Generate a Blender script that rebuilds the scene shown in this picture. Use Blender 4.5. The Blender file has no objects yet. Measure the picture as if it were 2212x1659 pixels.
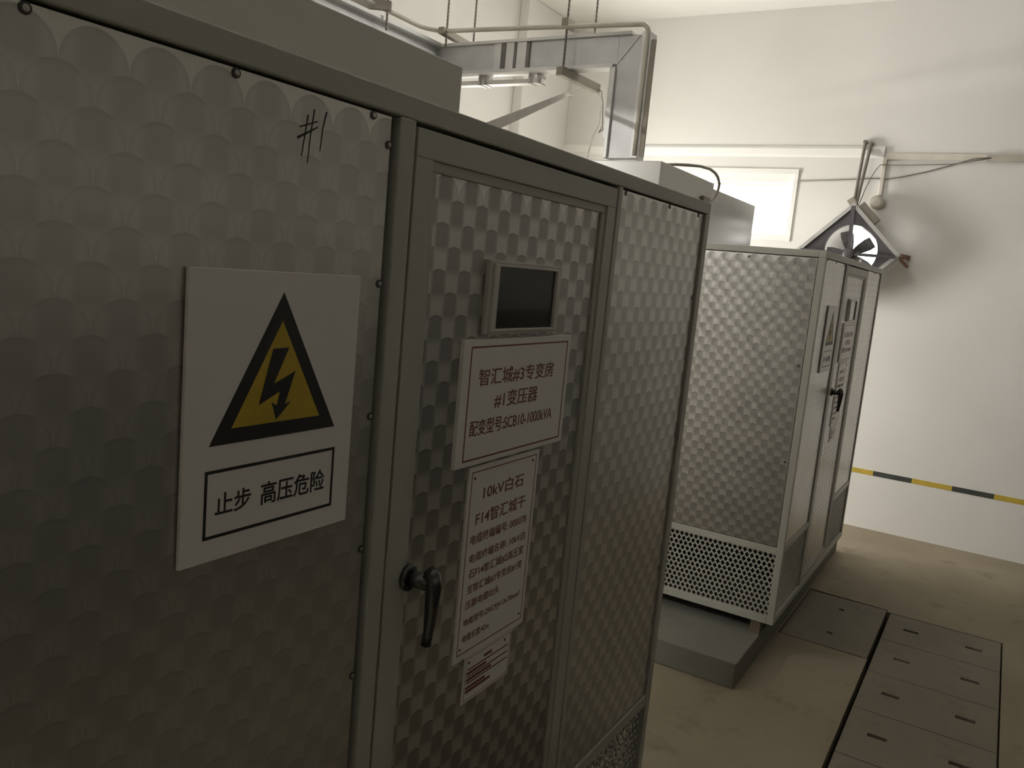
import bpy, bmesh, math, random
from mathutils import Vector, Matrix

random.seed(7)
SC = bpy.context.scene
COL = SC.collection

# ------------------------------------------------------------------ camera
cam_data = bpy.data.cameras.new('camera')
cam_data.sensor_fit = 'HORIZONTAL'
cam_data.sensor_width = 36.0
cam_data.lens = 28.875
cam_data.clip_start = 0.02
cam = bpy.data.objects.new('camera', cam_data)
COL.objects.link(cam)
m3 = Matrix(((0.5196742, 0.0742103, -0.8511354),
             (-0.8493536, 0.1526118, -0.5052801),
             (0.0923963, 0.9854961, 0.1423392)))
cam.matrix_world = Matrix.Translation((0, 0, 1.95)) @ m3.to_4x4()
SC.camera = cam

# ------------------------------------------------------------------ world, daylight, exposure
SKY = 6.0
FILL_LAMPS = (85.0, 720.0)   # added unseen tube lamps, by the farther and the nearer cabinet
world = bpy.data.worlds.new('daylight')
SC.world = world
world.use_nodes = True
bg = world.node_tree.nodes['Background']
bg.inputs['Color'].default_value = (1.0, 0.975, 0.93, 1)
bg.inputs['Strength'].default_value = SKY


def window_light(name, loc, rot, sx, sy, power, color=(1.0, 0.965, 0.90)):
    d = bpy.data.lights.new(name, 'AREA')
    d.shape = 'RECTANGLE'
    d.size, d.size_y = sx, sy
    d.energy = power
    d.color = color
    o = bpy.data.objects.new(name, d)
    COL.objects.link(o)
    o.location = loc
    o.rotation_euler = rot
    return o


# daylight falling through the openings (each lamp stands outside its opening)
def aim(dx, dy, dz):
    return Vector((dx, dy, dz)).to_track_quat('-Z', 'Y').to_euler()


window_light('added_doorway_light', (5.85, 4.75, 1.5), aim(0.45, -0.85, -0.12), 1.3, 2.4, 285)  # lamp for the added doorway, reaches the end wall and far floor
window_light('daylight_end_window', (7.95, 2.2, 2.66), (0, math.radians(90), 0), 0.62, 0.8, 16)

SC.view_settings.view_transform = 'Standard'
SC.view_settings.look = 'None'
SC.view_settings.gamma = 1.0
SC.view_settings.exposure = 0.0
SC.view_settings.use_curve_mapping = False


# ------------------------------------------------------------------ node helpers / materials
def new_mat(name):
    m = bpy.data.materials.new(name)
    m.use_nodes = True
    nt = m.node_tree
    return m, nt, nt.nodes['Principled BSDF']


def noise_color(nt, bsdf, c1, c2, scale, detail=4.0, lo=0.35, hi=0.65, space='Object'):
    tc = nt.nodes.new('ShaderNodeTexCoord')
    nz = nt.nodes.new('ShaderNodeTexNoise')
    nz.inputs['Scale'].default_value = scale
    nz.inputs['Detail'].default_value = detail
    mr = nt.nodes.new('ShaderNodeMapRange')
    mr.inputs['From Min'].default_value = lo
    mr.inputs['From Max'].default_value = hi
    mx = nt.nodes.new('ShaderNodeMix')
    mx.data_type = 'RGBA'
    mx.inputs[6].default_value = (*c1, 1)
    mx.inputs[7].default_value = (*c2, 1)
    nt.links.new(tc.outputs[space], nz.inputs['Vector'])
    nt.links.new(nz.outputs['Fac'], mr.inputs['Value'])
    nt.links.new(mr.outputs['Result'], mx.inputs[0])
    nt.links.new(mx.outputs[2], bsdf.inputs['Base Color'])
    return tc, nz, mx


def plain(name, color, rough=0.6, metal=0.0, var=0.06, scale=9.0):
    m, nt, b = new_mat(name)
    b.inputs['Roughness'].default_value = rough
    b.inputs['Metallic'].default_value = metal
    c1 = tuple(max(0, c * (1 - var)) for c in color)
    c2 = tuple(min(1, c * (1 + var)) for c in color)
    noise_color(nt, b, c1, c2, scale)
    return m


class NB:
    """tiny math-node builder"""
    def __init__(self, nt):
        self.nt = nt

    def op(self, op, a, b=None, c=None):
        n = self.nt.nodes.new('ShaderNodeMath')
        n.operation = op
        for i, v in enumerate((a, b, c)):
            if v is None:
                continue
            if isinstance(v, (int, float)):
                n.inputs[i].default_value = v
            else:
                self.nt.links.new(v, n.inputs[i])
        return n.outputs[0]


P, ROWH = 0.0735, 0.0378
RAD = P * 0.5


def engine_turned(name, axis, u0, zc0, bright=0.78, dark=0.36, mid=0.64):
    """overlapping machine-turned discs on sheet metal; u0 = centre of a disc in the top row, zc0 = height of that row"""
    m, nt, bsdf = new_mat(name)
    nb = NB(nt)
    op = nb.op
    tc = nt.nodes.new('ShaderNodeTexCoord')
    sp = nt.nodes.new('ShaderNodeSeparateXYZ')
    nt.links.new(tc.outputs['Object'], sp.inputs[0])
    u = op('SUBTRACT', sp.outputs[axis], u0)
    w = op('SUBTRACT', zc0, sp.outputs[2])
    jmax = op('FLOOR', op('DIVIDE', op('ADD', w, RAD), ROWH))

    val = bright            # running result, from the highest candidate row down to the lowest (lowest wins)
    tx = 1.0
    tz = 0.0
    for k in (2, 1, 0):
        j = op('SUBTRACT', jmax, float(k))
        odd = op('MULTIPLY', op('FLOORED_MODULO', j, 2.0), P * 0.5)
        uu = op('SUBTRACT', u, odd)
        du = op('SUBTRACT', uu, op('MULTIPLY', op('ROUND', op('DIVIDE', uu, P)), P))
        dw = op('SUBTRACT', w, op('MULTIPLY', j, ROWH))
        r2 = op('ADD', op('MULTIPLY', du, du), op('MULTIPLY', dw, dw))
        r = op('SQRT', op('MAXIMUM', r2, 1e-9))
        inside = op('MULTIPLY', op('LESS_THAN', r, RAD * 0.995), op('GREATER_THAN', j, -0.5))
        # sheen of the brushed arcs painted in: dark over the crown of each disc, lighter towards its flanks and its foot
        def ramp(x, lo, hi, v0, v1):
            mr = nt.nodes.new('ShaderNodeMapRange')
            mr.interpolation_type = 'SMOOTHSTEP'
            mr.inputs['From Min'].default_value = lo
            mr.inputs['From Max'].default_value = hi
            mr.inputs['To Min'].default_value = v0
            mr.inputs['To Max'].default_value = v1
            nt.links.new(x, mr.inputs['Value'])
            return mr.outputs['Result']
        ad = op('ABSOLUTE', du)
        crown = op('MULTIPLY', ramp(ad, P * 0.17, P * 0.35, 1.0, 0.0), ramp(dw, -RAD * 0.05, RAD * 0.55, 1.0, 0.0))
        v = op('SUBTRACT', mid, op('MULTIPLY', crown, mid - dark))
        rim = op('MULTIPLY', ramp(r, RAD * 0.80, RAD * 0.98, 0.0, 1.0), 0.05)
        v = op('SUBTRACT', v, rim)
        # bare speck left between the discs
        speck = op('MULTIPLY', ramp(ad, 0.0012, 0.0036, 1.0, 0.0), ramp(dw, RAD * 0.72, RAD * 0.92, 0.0, 1.0))
        v = op('ADD', v, op('MULTIPLY', speck, bright - mid))
        # result = inside ? v : val
        val = op('ADD', op('MULTIPLY', inside, v), op('MULTIPLY', op('SUBTRACT', 1.0, inside), val))
        cx = op('DIVIDE', dw, r)
        cz = op('DIVIDE', du, r)
        tx = op('ADD', op('MULTIPLY', inside, cx), op('MULTIPLY', op('SUBTRACT', 1.0, inside), tx))
        tz = op('ADD', op('MULTIPLY', inside, cz), op('MULTIPLY', op('SUBTRACT', 1.0, inside), tz))
    # slow large-scale dirt variation
    nz = nt.nodes.new('ShaderNodeTexNoise')
    nz.inputs['Scale'].default_value = 5.0
    nt.links.new(tc.outputs['Object'], nz.inputs['Vector'])
    val = op('MULTIPLY', val, op('ADD', 0.86, op('MULTIPLY', nz.outputs['Fac'], 0.28)))
    cb = nt.nodes.new('ShaderNodeCombineColor')
    nt.links.new(val, cb.inputs[0])
    nt.links.new(op('MULTIPLY', val, 0.985), cb.inputs[1])
    nt.links.new(op('MULTIPLY', val, 0.93), cb.inputs[2])
    nt.links.new(cb.outputs[0], bsdf.inputs['Base Color'])
    bsdf.inputs['Metallic'].default_value = 0.85
    bsdf.inputs['Roughness'].default_value = 0.34
    bsdf.inputs['Anisotropic'].default_value = 0.35
    tv = nt.nodes.new('ShaderNodeCombineXYZ')
    nt.links.new(tx, tv.inputs[axis])
    nt.links.new(tz, tv.inputs[2])
    vt = nt.nodes.new('ShaderNodeVectorTransform')
    vt.vector_type = 'VECTOR'
    vt.convert_from = 'OBJECT'
    vt.convert_to = 'WORLD'
    nt.links.new(tv.outputs[0], vt.inputs[0])
    nt.links.new(vt.outputs[0], bsdf.inputs['Tangent'])
    return m


def plaster(name, c1, c2):
    m, nt, b = new_mat(name)
    tc, nz, mx = noise_color(nt, b, c1, c2, 1.3, 6.0, 0.3, 0.7)
    b.inputs['Roughness'].default_value = 0.92
    n2 = nt.nodes.new('ShaderNodeTexNoise')
    n2.inputs['Scale'].default_value = 14.0
    n2.inputs['Detail'].default_value = 5.0
    bp = nt.nodes.new('ShaderNodeBump')
    bp.inputs['Strength'].default_value = 0.12
    bp.inputs['Distance'].default_value = 0.01
    nt.links.new(tc.outputs['Object'], n2.inputs['Vector'])
    nt.links.new(n2.outputs['Fac'], bp.inputs['Height'])
    nt.links.new(bp.outputs[0], b.inputs['Normal'])
    return m


def concrete(name, c1, c2, stain, scale=1.6, rough=0.8):
    m, nt, b = new_mat(name)
    tc, nz, mx = noise_color(nt, b, c1, c2, scale, 8.0, 0.32, 0.68)
    b.inputs['Roughness'].default_value = rough
    n2 = nt.nodes.new('ShaderNodeTexNoise')
    n2.inputs['Scale'].default_value = 4.5
    n2.inputs['Detail'].default_value = 9.0
    n2.inputs['Roughness'].default_value = 0.62
    mr = nt.nodes.new('ShaderNodeMapRange')
    mr.inputs['From Min'].default_value = 0.56
    mr.inputs['From Max'].default_value = 0.74
    mr.inputs['To Max'].default_value = 0.75
    m2 = nt.nodes.new('ShaderNodeMix')
    m2.data_type = 'RGBA'
    m2.inputs[7].default_value = (*stain, 1)
    nt.links.new(tc.outputs['Object'], n2.inputs['Vector'])
    nt.links.new(n2.outputs['Fac'], mr.inputs['Value'])
    nt.links.new(mr.outputs['Result'], m2.inputs[0])
    nt.links.new(mx.outputs[2], m2.inputs[6])
    nt.links.new(m2.outputs[2], b.inputs['Base Color'])
    n3 = nt.nodes.new('ShaderNodeTexNoise')
    n3.inputs['Scale'].default_value = 60.0
    n3.inputs['Detail'].default_value = 4.0
    bp = nt.nodes.new('ShaderNodeBump')
    bp.inputs['Strength'].default_value = 0.2
    bp.inputs['Distance'].default_value = 0.004
    nt.links.new(tc.outputs['Object'], n3.inputs['Vector'])
    nt.links.new(n3.outputs['Fac'], bp.inputs['Height'])
    nt.links.new(bp.outputs[0], b.inputs['Normal'])
    return m


ROOT1 = Vector((1.3675, 0.80, 0.225))
M = {}
M['wall'] = plaster('white_plaster', (0.72, 0.705, 0.668), (0.765, 0.75, 0.718))
M['ceiling'] = plaster('ceiling_white', (0.86, 0.85, 0.82), (0.89, 0.88, 0.86))
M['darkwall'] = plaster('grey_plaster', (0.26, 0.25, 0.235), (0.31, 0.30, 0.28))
M['dim_band'] = plaster('added_dim_band', (0.050, 0.050, 0.048), (0.065, 0.064, 0.06))  # added dark band for the unseen wall facing the cabinet fronts
M['trim'] = plaster('white_trim_plaster', (0.82, 0.81, 0.78), (0.86, 0.85, 0.82))
M['floor'] = concrete('floor_concrete', (0.255, 0.212, 0.145), (0.315, 0.268, 0.19), (0.155, 0.12, 0.075))
M['cover'] = concrete('cover_concrete', (0.20, 0.174, 0.132), (0.235, 0.208, 0.16), (0.15, 0.125, 0.088), 2.4)
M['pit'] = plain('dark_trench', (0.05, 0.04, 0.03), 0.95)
M['plinth'] = concrete('plinth_concrete', (0.165, 0.16, 0.135), (0.20, 0.193, 0.165), (0.145, 0.128, 0.10))
M['paint'] = plain('grey_enamel', (0.43, 0.425, 0.375), 0.42, 0.0, 0.03, 4.0)
M['hood'] = plain('grey_hood_enamel', (0.47, 0.465, 0.425), 0.32, 0.0, 0.04, 2.5)
M['hood_lit'] = plain('grey_hood_enamel_lit', (0.56, 0.555, 0.51), 0.25, 0.0, 0.04, 2.5)  # same hood enamel, lightened to put brighter light into its colour
M['hood2'] = plain('polished_grey_sheet', (0.47, 0.465, 0.45), 0.22, 0.55, 0.04, 2.5)
M['scale'] = engine_turned('engine_turned_sheet', 0, 0.4245 - ROOT1.x, 2.105 - ROOT1.z, 0.78, 0.56, 0.64)  # same sheet on every panel; sheen contrast and brightness painted per panel
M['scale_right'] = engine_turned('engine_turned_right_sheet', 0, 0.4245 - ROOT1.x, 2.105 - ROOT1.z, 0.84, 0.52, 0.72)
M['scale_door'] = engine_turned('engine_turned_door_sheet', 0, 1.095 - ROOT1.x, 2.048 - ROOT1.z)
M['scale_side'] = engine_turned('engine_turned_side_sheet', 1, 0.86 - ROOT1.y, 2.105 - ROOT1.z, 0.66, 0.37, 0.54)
M['white'] = plain('white_sign_plastic', (0.79, 0.765, 0.72), 0.38, 0.0, 0.02)
M['edge'] = plain('sign_edge', (0.55, 0.53, 0.49), 0.5)
M['black'] = plain('black_ink', (0.02, 0.019, 0.017), 0.5)
M['yellow'] = plain('yellow_ink', (0.50, 0.36, 0.035), 0.45)
M['red'] = plain('dark_red_ink', (0.19, 0.045, 0.035), 0.5)
M['marker'] = plain('marker_ink', (0.03, 0.028, 0.028), 0.5)
M['screw'] = plain('dark_screw', (0.10, 0.095, 0.085), 0.35, 0.8)
M['screwhead'] = plain('zinc_screw_head', (0.50, 0.48, 0.43), 0.35, 0.7)
M['handle'] = plain('dark_chrome', (0.10, 0.10, 0.095), 0.18, 0.9)
M['plasticframe'] = plain('window_frame_plastic', (0.55, 0.54, 0.49), 0.3)
M['rod'] = plain('zinc_rod', (0.22, 0.20, 0.17), 0.5, 0.6)
M['bracket'] = plain('brown_grey_steel', (0.30, 0.27, 0.225), 0.6, 0.3)
M['duct'] = plain('busway_grey_paint', (0.60, 0.605, 0.62), 0.36, 0.1)
M['ductlight'] = plain('busway_flange', (0.74, 0.74, 0.735), 0.35, 0.1)
M['ductdark'] = plain('busway_joint_dark', (0.16, 0.155, 0.15), 0.5)
M['pipe'] = plain('pale_pipe', (0.62, 0.59, 0.52), 0.45)
M['lampwhite'] = plain('white_enamel', (0.85, 0.84, 0.80), 0.25)
M['bar'] = plain('perforated_bar_paint', (0.44, 0.40, 0.34), 0.55, 0.2)
M['hole'] = plain('punched_hole', (0.06, 0.05, 0.04), 0.8)
M['cable'] = plain('grey_cable', (0.20, 0.185, 0.16), 0.5)
M['clearwire'] = plain('pale_wire', (0.75, 0.73, 0.66), 0.2)
M['fan'] = plain('fan_dark_steel', (0.085, 0.08, 0.085), 0.45, 0.4)
M['fanframe'] = plain('fan_galvanised_edge', (0.45, 0.44, 0.42), 0.35, 0.5)
M['blade'] = plain('fan_blade_grey', (0.16, 0.155, 0.155), 0.45, 0.3)
M['footiron'] = plain('brown_channel_iron', (0.15, 0.115, 0.075), 0.8)
M['rust'] = plain('rusty_iron', (0.26, 0.16, 0.10), 0.8)
M['trunk'] = plain('wall_trunking', (0.45, 0.42, 0.36), 0.6)
M['trunkpale'] = plain('pale_wall_conduit', (0.66, 0.61, 0.54), 0.6)
M['tapeyellow'] = plain('tape_yellow', (0.55, 0.40, 0.06), 0.5, 0.0, 0.1)
M['tapeblack'] = plain('tape_black', (0.055, 0.062, 0.055), 0.5, 0.0, 0.2)
gm, gnt, gb = new_mat('tinted_glass')
gb.inputs['Base Color'].default_value = (0.22, 0.22, 0.21, 1)
gb.inputs['Roughness'].default_value = 0.06
gb.inputs['Transmission Weight'].default_value = 0.85
M['glass'] = gm


# ------------------------------------------------------------------ mesh helpers
class MB:
    def __init__(self):
        self.v, self.f, self.mi = [], [], []

    def add(self, vs, fs, mi=0):
        n = len(self.v)
        self.v += [tuple(p) for p in vs]
        self.f += [tuple(i + n for i in f) for f in fs]
        self.mi += [mi] * len(fs)

    def box(self, x0, x1, y0, y1, z0, z1, mi=0):
        self.add([(x0, y0, z0), (x1, y0, z0), (x1, y1, z0), (x0, y1, z0), (x0, y0, z1), (x1, y0, z1), (x1, y1, z1), (x0, y1, z1)],
                 [(0, 3, 2, 1), (4, 5, 6, 7), (0, 1, 5, 4), (1, 2, 6, 5), (2, 3, 7, 6), (3, 0, 4, 7)], mi)

    def prism_y(self, pts, y0, y1, mi=0):
        """polygon given in x,z, thickness from y0 (front) to y1"""
        a = 0
        for i in range(len(pts)):
            p, q = pts[i], pts[(i + 1) % len(pts)]
            a += p[0] * q[1] - q[0] * p[1]
        if a < 0:
            pts = pts[::-1]
        n = len(pts)
        vs = [(x, y0, z) for x, z in pts] + [(x, y1, z) for x, z in pts]
        fs = [tuple(range(n)), tuple(range(2 * n - 1, n - 1, -1))]
        fs += [(i, i + n, (i + 1) % n + n, (i + 1) % n) for i in range(n)]
        self.add(vs, fs, mi)

    def rect_ring_y(self, x0, x1, z0, z1, t, y0, y1, mi=0):
        self.box(x0, x1, y0, y1, z1 - t, z1, mi)
        self.box(x0, x1, y0, y1, z0, z0 + t, mi)
        self.box(x0, x0 + t, y0, y1, z0 + t, z1 - t, mi)
        self.box(x1 - t, x1, y0, y1, z0 + t, z1 - t, mi)

    def tube(self, pts, r, n=10, mi=0, caps=True):
        pts = [Vector(p) for p in pts]
        rs = r if isinstance(r, (list, tuple)) else [r] * len(pts)
        prev = None
        rings = []
        for i, p in enumerate(pts):
            d = (pts[min(i + 1, len(pts) - 1)] - pts[max(i - 1, 0)]).normalized()
            if prev is None:
                a = Vector((0, 0, 1)) if abs(d.z) < 0.9 else Vector((1, 0, 0))
                s = d.cross(a).normalized()
            else:
                s = (prev - d * prev.dot(d)).normalized()
            prev = s
            t = d.cross(s)
            rings.append([p + (s * math.cos(2 * math.pi * k / n) + t * math.sin(2 * math.pi * k / n)) * rs[i] for k in range(n)])
        vs = [q for rg in rings for q in rg]
        fs = []
        for i in range(len(rings) - 1):
            for k in range(n):
                fs.append((i * n + k, i * n + (k + 1) % n, (i + 1) * n + (k + 1) % n, (i + 1) * n + k))
        if caps:
            fs.append(tuple(range(n - 1, -1, -1)))
            fs.append(tuple((len(rings) - 1) * n + k for k in range(n)))
        self.add(vs, fs, mi)

    def bar(self, a, b, w, h, up=(0, 0, 1), mi=0):
        a, b = Vector(a), Vector(b)
        d = (b - a).normalized()
        s = d.cross(Vector(up)).normalized() * (w / 2)
        t = s.cross(d).normalized() * (h / 2)
        vs = [a - s - t, a + s - t, a + s + t, a - s + t, b - s - t, b + s - t, b + s + t, b - s + t]
        self.add(vs, [(0, 1, 2, 3), (7, 6, 5, 4), (0, 4, 5, 1), (1, 5, 6, 2), (2, 6, 7, 3), (3, 7, 4, 0)], mi)

    def build(self, name, mat, parent=None, origin=(0, 0, 0), bevel=0.0, smooth=False):
        o = Vector(origin)
        me = bpy.data.meshes.new(name)
        me.from_pydata([Vector(p) - o for p in self.v], [], self.f)
        mats = mat if isinstance(mat, (list, tuple)) else [mat]
        for mm in mats:
            me.materials.append(mm)
        for p, i in zip(me.polygons, self.mi):
            p.material_index = i
            p.use_smooth = smooth
        bm = bmesh.new()
        bm.from_mesh(me)
        bmesh.ops.recalc_face_normals(bm, faces=bm.faces)
        bm.to_mesh(me)
        bm.free()
        me.update()
        ob = bpy.data.objects.new(name, me)
        COL.objects.link(ob)
        if parent is not None:
            ob.parent = parent
        else:
            ob.location = o
        if bevel > 0:
            bv = ob.modifiers.new('bevel', 'BEVEL')
            bv.width = bevel
            bv.segments = 2
            bv.limit_method = 'ANGLE'
        return ob


def tag(o, label=None, cat=None, group=None, kind=None):
    if label:
        o['label'] = label
    if cat:
        o['category'] = cat
    if group:
        o['group'] = group
    if kind:
        o['kind'] = kind
    return o


def thing(name, loc, label, cat, group=None):
    o = bpy.data.objects.new(name, None)
    COL.objects.link(o)
    o.location = loc
    o.empty_display_size = 0.1
    return tag(o, label, cat, group)


def copy_tree(o, parent=None):
    c = o.copy()
    COL.objects.link(c)
    c.parent = parent
    for ch in list(o.children):
        copy_tree(ch, c)
    return c


def slab(outer, holes, t):
    """polygon with holes in (a, b), extruded to thickness t; returns verts, faces in (a, b, c)"""
    cu = bpy.data.curves.new('tmp', 'CURVE')
    cu.dimensions = '2D'
    cu.fill_mode = 'BOTH'
    cu.extrude = t / 2
    for poly in [outer] + holes:
        s = cu.splines.new('POLY')
        s.points.add(len(poly) - 1)
        for i, (a, b) in enumerate(poly):
            s.points[i].co = (a, b, 0, 1)
        s.use_cyclic_u = True
    ob = bpy.data.objects.new('tmp', cu)
    COL.objects.link(ob)
    dg = bpy.context.evaluated_depsgraph_get()
    me = bpy.data.meshes.new_from_object(ob.evaluated_get(dg))
    vs = [v.co.copy() for v in me.vertices]
    fs = [tuple(p.vertices) for p in me.polygons]
    bpy.data.objects.remove(ob)
    bpy.data.curves.remove(cu)
    bpy.data.meshes.remove(me)
    return vs, fs


def rect(a0, a1, b0, b1):
    return [(a0, b0), (a1, b0), (a1, b1), (a0, b1)]


def circ(ca, cb, r, n=40):
    return [(ca + r * math.cos(2 * math.pi * i / n), cb + r * math.sin(2 * math.pi * i / n)) for i in range(n)]


def letters(text, x0, x1, z0, z1, y, bold=0.0):
    """text as verts/faces standing in the x,z plane at y, squeezed into the given box"""
    cu = bpy.data.curves.new('tmp', 'FONT')
    cu.body = text
    cu.size = 1.0
    cu.offset = bold
    cu.extrude = 0.01
    cu.resolution_u = 3
    ob = bpy.data.objects.new('tmp', cu)
    COL.objects.link(ob)
    dg = bpy.context.evaluated_depsgraph_get()
    me = bpy.data.meshes.new_from_object(ob.evaluated_get(dg))
    vs = [v.co.copy() for v in me.vertices]
    fs = [tuple(p.vertices) for p in me.polygons]
    bpy.data.objects.remove(ob)
    bpy.data.curves.remove(cu)
    bpy.data.meshes.remove(me)
    xa, xb = min(v.x for v in vs), max(v.x for v in vs)
    za, zb = min(v.y for v in vs), max(v.y for v in vs)
    out = [(x0 + (v.x - xa) / (xb - xa) * (x1 - x0), y - (v.z + 0.01) * 0.02, z0 + (v.y - za) / (zb - za) * (z1 - z0)) for v in vs]
    return out, fs


def expanded_mesh(mb, a0, a1, z0, z1, depth, plane, pitch=0.027, rowh=0.0255, bw=0.0130, th=0.003):
    """expanded-metal grille of zigzag strands; plane 'y': (a = x, depth = y), plane 'x': (a = y, depth = x)"""
    nrow = max(2, int(round((z1 - z0) / rowh)))
    rh = (z1 - z0) / nrow
    ncol = int((a1 - a0) / (pitch / 2))
    st = (a1 - a0) / ncol

    def P3(a, d, z):
        return (a, d, z) if plane == 'y' else (d, a, z)
    for k in range(nrow + 1):
        zc = z0 + k * rh
        vs, fs = [], []
        for i in range(ncol + 1):
            zz = zc + (rh * 0.5 - bw * 0.35) * (1 if (i + k) % 2 else -1)
            lo, hi = max(z0, min(z1, zz - bw / 2)), max(z0, min(z1, zz + bw / 2))
            if hi - lo < 1e-4:
                hi = min(z1, lo + 1e-4)
                lo = hi - 1e-4
            a = a0 + i * st
            vs += [P3(a, depth, lo), P3(a, depth, hi), P3(a, depth + th, hi), P3(a, depth + th, lo)]
        for i in range(ncol):
            b = i * 4
            for q in range(4):
                fs.append((b + q, b + (q + 1) % 4, b + 4 + (q + 1) % 4, b + 4 + q))
        mb.add(vs, fs)


# ------------------------------------------------------------------ room shell
XE, XN, YB, YR, ZC = 7.5, -4.0, 4.2, -1.35, 4.35
TH = 0.24

# floor with the cable-trench opening
pit_outline = [(1.0, -0.247), (5.575, -0.247), (5.575, 0.392), (5.61, 0.392), (5.63, 0.876), (4.742, 0.876), (4.735, 0.392), (1.0, 0.392)]
vs, fs = slab(rect(XN - TH, XE + TH, YR - TH, YB + TH), [pit_outline], 0.12)
mb = MB()
mb.add([(v.x, v.y, v.z - 0.06) for v in vs], fs)
mb.build('floor', M['floor'])['kind'] = 'structure'
mb = MB()
mb.box(0.95, 5.68, -0.30, 0.93, -0.50, -0.44)
mb.box(0.95, 5.68, -0.30, -0.26, -0.44, -0.12)
mb.box(0.95, 5.68, 0.89, 0.93, -0.44, -0.12)
mb.box(5.64, 5.68, -0.26, 0.89, -0.44, -0.12)
mb.box(0.95, 0.99, -0.26, 0.89, -0.44, -0.12)
tag(mb.build('trim_2', M['pit']), kind='structure')

# ceiling
mb = MB()
mb.box(XN - TH, XE + TH, YR - TH, YB + TH, ZC, ZC + 0.15)
tag(mb.build('ceiling', M['ceiling']), kind='structure')

# end wall with window opening and the vent opening behind the fan
vent = [(1.285, 2.60), (1.12, 2.49), (0.93, 2.315), (1.12, 2.14), (1.285, 2.06)]
vs, fs = slab(rect(YR - TH, YB + TH, 0, ZC), [rect(1.80, 2.78, 2.40, 2.955), vent], TH)
mb = MB()
mb.add([(XE + TH / 2 + v.z, v.x, v.y) for v in vs], fs)
tag(mb.build('wall_end', M['wall']), kind='structure')
# back wall with the added doorway opening
vs, fs = slab([(XN, 0), (5.65, 0), (5.65, 2.6), (6.55, 2.6), (6.55, 0), (XE, 0), (XE, ZC), (XN, ZC)], [], TH)
mb = MB()
mb.add([(v.x, YB + TH / 2 + v.z, v.y) for v in vs], fs)
tag(mb.build('wall_back', M['wall']), kind='structure')
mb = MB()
mb.box(XN - TH, XE, YR - TH, YR, 0, 1.65, mi=1)  # unseen dark band added so the lower cabinet fronts get less light
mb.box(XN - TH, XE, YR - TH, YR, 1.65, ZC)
tag(mb.build('wall_right', [M['darkwall'], M['dim_band']]), kind='structure')
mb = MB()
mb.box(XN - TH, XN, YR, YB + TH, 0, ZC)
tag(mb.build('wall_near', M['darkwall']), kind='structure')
# corner column on the back wall
mb = MB()
mb.box(6.60, XE, YB - 0.10, YB, 0, ZC)
tag(mb.build('trim_3', M['wall'], bevel=0.01), kind='structure')
# ring-beam ledge on the end wall
mb = MB()
prof = [(XE, 3.105), (XE - 0.022, 3.125), (XE - 0.030, 3.175), (XE - 0.012, 3.198), (XE, 3.20)]
n = len(prof)
vv = [(x, 1.10, z) for x, z in prof] + [(x, YB - 0.10, z) for x, z in prof]
mb.add(vv, [tuple(range(n)), tuple(range(2 * n - 1, n - 1, -1))] + [(i, (i + 1) % n, (i + 1) % n + n, i + n) for i in range(n)])
tag(mb.build('trim_1', M['trim']), kind='structure')
# window surround and sill
w = MB()
w.box(XE - 0.018, XE, 1.765, 2.82, 2.955, 3.0)
w.box(XE - 0.012, XE, 1.765, 1.80, 2.38, 2.955)
w.box(XE - 0.01, XE + 0.16, 1.80, 2.78, 2.385, 2.432)
w.box(XE + 0.015, XE + 0.20, 1.80, 2.78, 2.888, 2.955)
win = tag(w.build('window_1', M['trim']), kind='structure')
f = MB()
f.rect_ring_y(1.80, 2.78, 2.432, 2.888, 0.014, 0, 0.03)
f.v = [(XE + 0.17 + p[1], p[0], p[2]) for p in f.v]
f.build('window_frame', M['trunk'], win)
# doorway added to light the far end, hidden behind the cabinets
w = MB()
w.box(5.65, 5.70, YB + 0.02, YB + 0.12, 0, 2.6)
w.box(6.50, 6.55, YB + 0.02, YB + 0.12, 0, 2.6)
w.box(5.70, 6.50, YB + 0.02, YB + 0.12, 2.55, 2.6)
tag(w.build('added_door_1', M['lampwhite']), kind='structure')

# ------------------------------------------------------------------ tube lamps added out of view to light the room
def tube_mat(power):
    lm, lnt, lb = new_mat('lit_tube')
    lb.inputs['Emission Color'].default_value = (1.0, 0.975, 0.92, 1)
    lb.inputs['Emission Strength'].default_value = power
    return lm


def fill_batten(LP, label, power, on_wall):
    lamp = thing('fill_batten_lamp', LP, label, 'lamp', 'added tube lamps')

    def bx(x0, x1, a0, a1, b0, b1):     # b: away from the tube towards what carries the lamp
        if on_wall:
            return (x0, x1, LP.y + b0, LP.y + b1, LP.z + a0, LP.z + a1)
        return (x0, x1, LP.y + a0, LP.y + a1, LP.z + b0, LP.z + b1)
    q = MB()
    q.box(*bx(LP.x - 0.62, LP.x + 0.62, -0.03, 0.03, 0.04, 0.09))
    q.build('lamp_body', M['lampwhite'], lamp, LP)
    for xx in (LP.x - 0.6, LP.x + 0.6):
        q = MB()
        q.box(*bx(xx - 0.012, xx + 0.012, -0.02, 0.02, -0.02, 0.04))
        q.build('tube_holder', M['lampwhite'], lamp, LP)
    if not on_wall:
        for xx in (LP.x - 0.4, LP.x + 0.4):
            q = MB()
            q.tube([(xx, LP.y, LP.z + 0.09), (xx, LP.y, ZC)], 0.006, 8)
            q.build('hanging_rod', M['rod'], lamp, LP)
    q = MB()
    q.tube([(LP.x - 0.588, LP.y, LP.z), (LP.x + 0.588, LP.y, LP.z)], 0.016, 12)
    q.build('tube', tube_mat(power), lamp, LP)


fill_batten(Vector((5.2, 2.0, 4.06)), 'added out-of-view tube lamp hanging under the ceiling above the farther cabinet', FILL_LAMPS[0], False)
fill_batten(Vector((0.2, YB - 0.09, 3.2)), 'added unseen tube lamp on the back wall behind the nearer cabinet', FILL_LAMPS[1], True)

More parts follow.
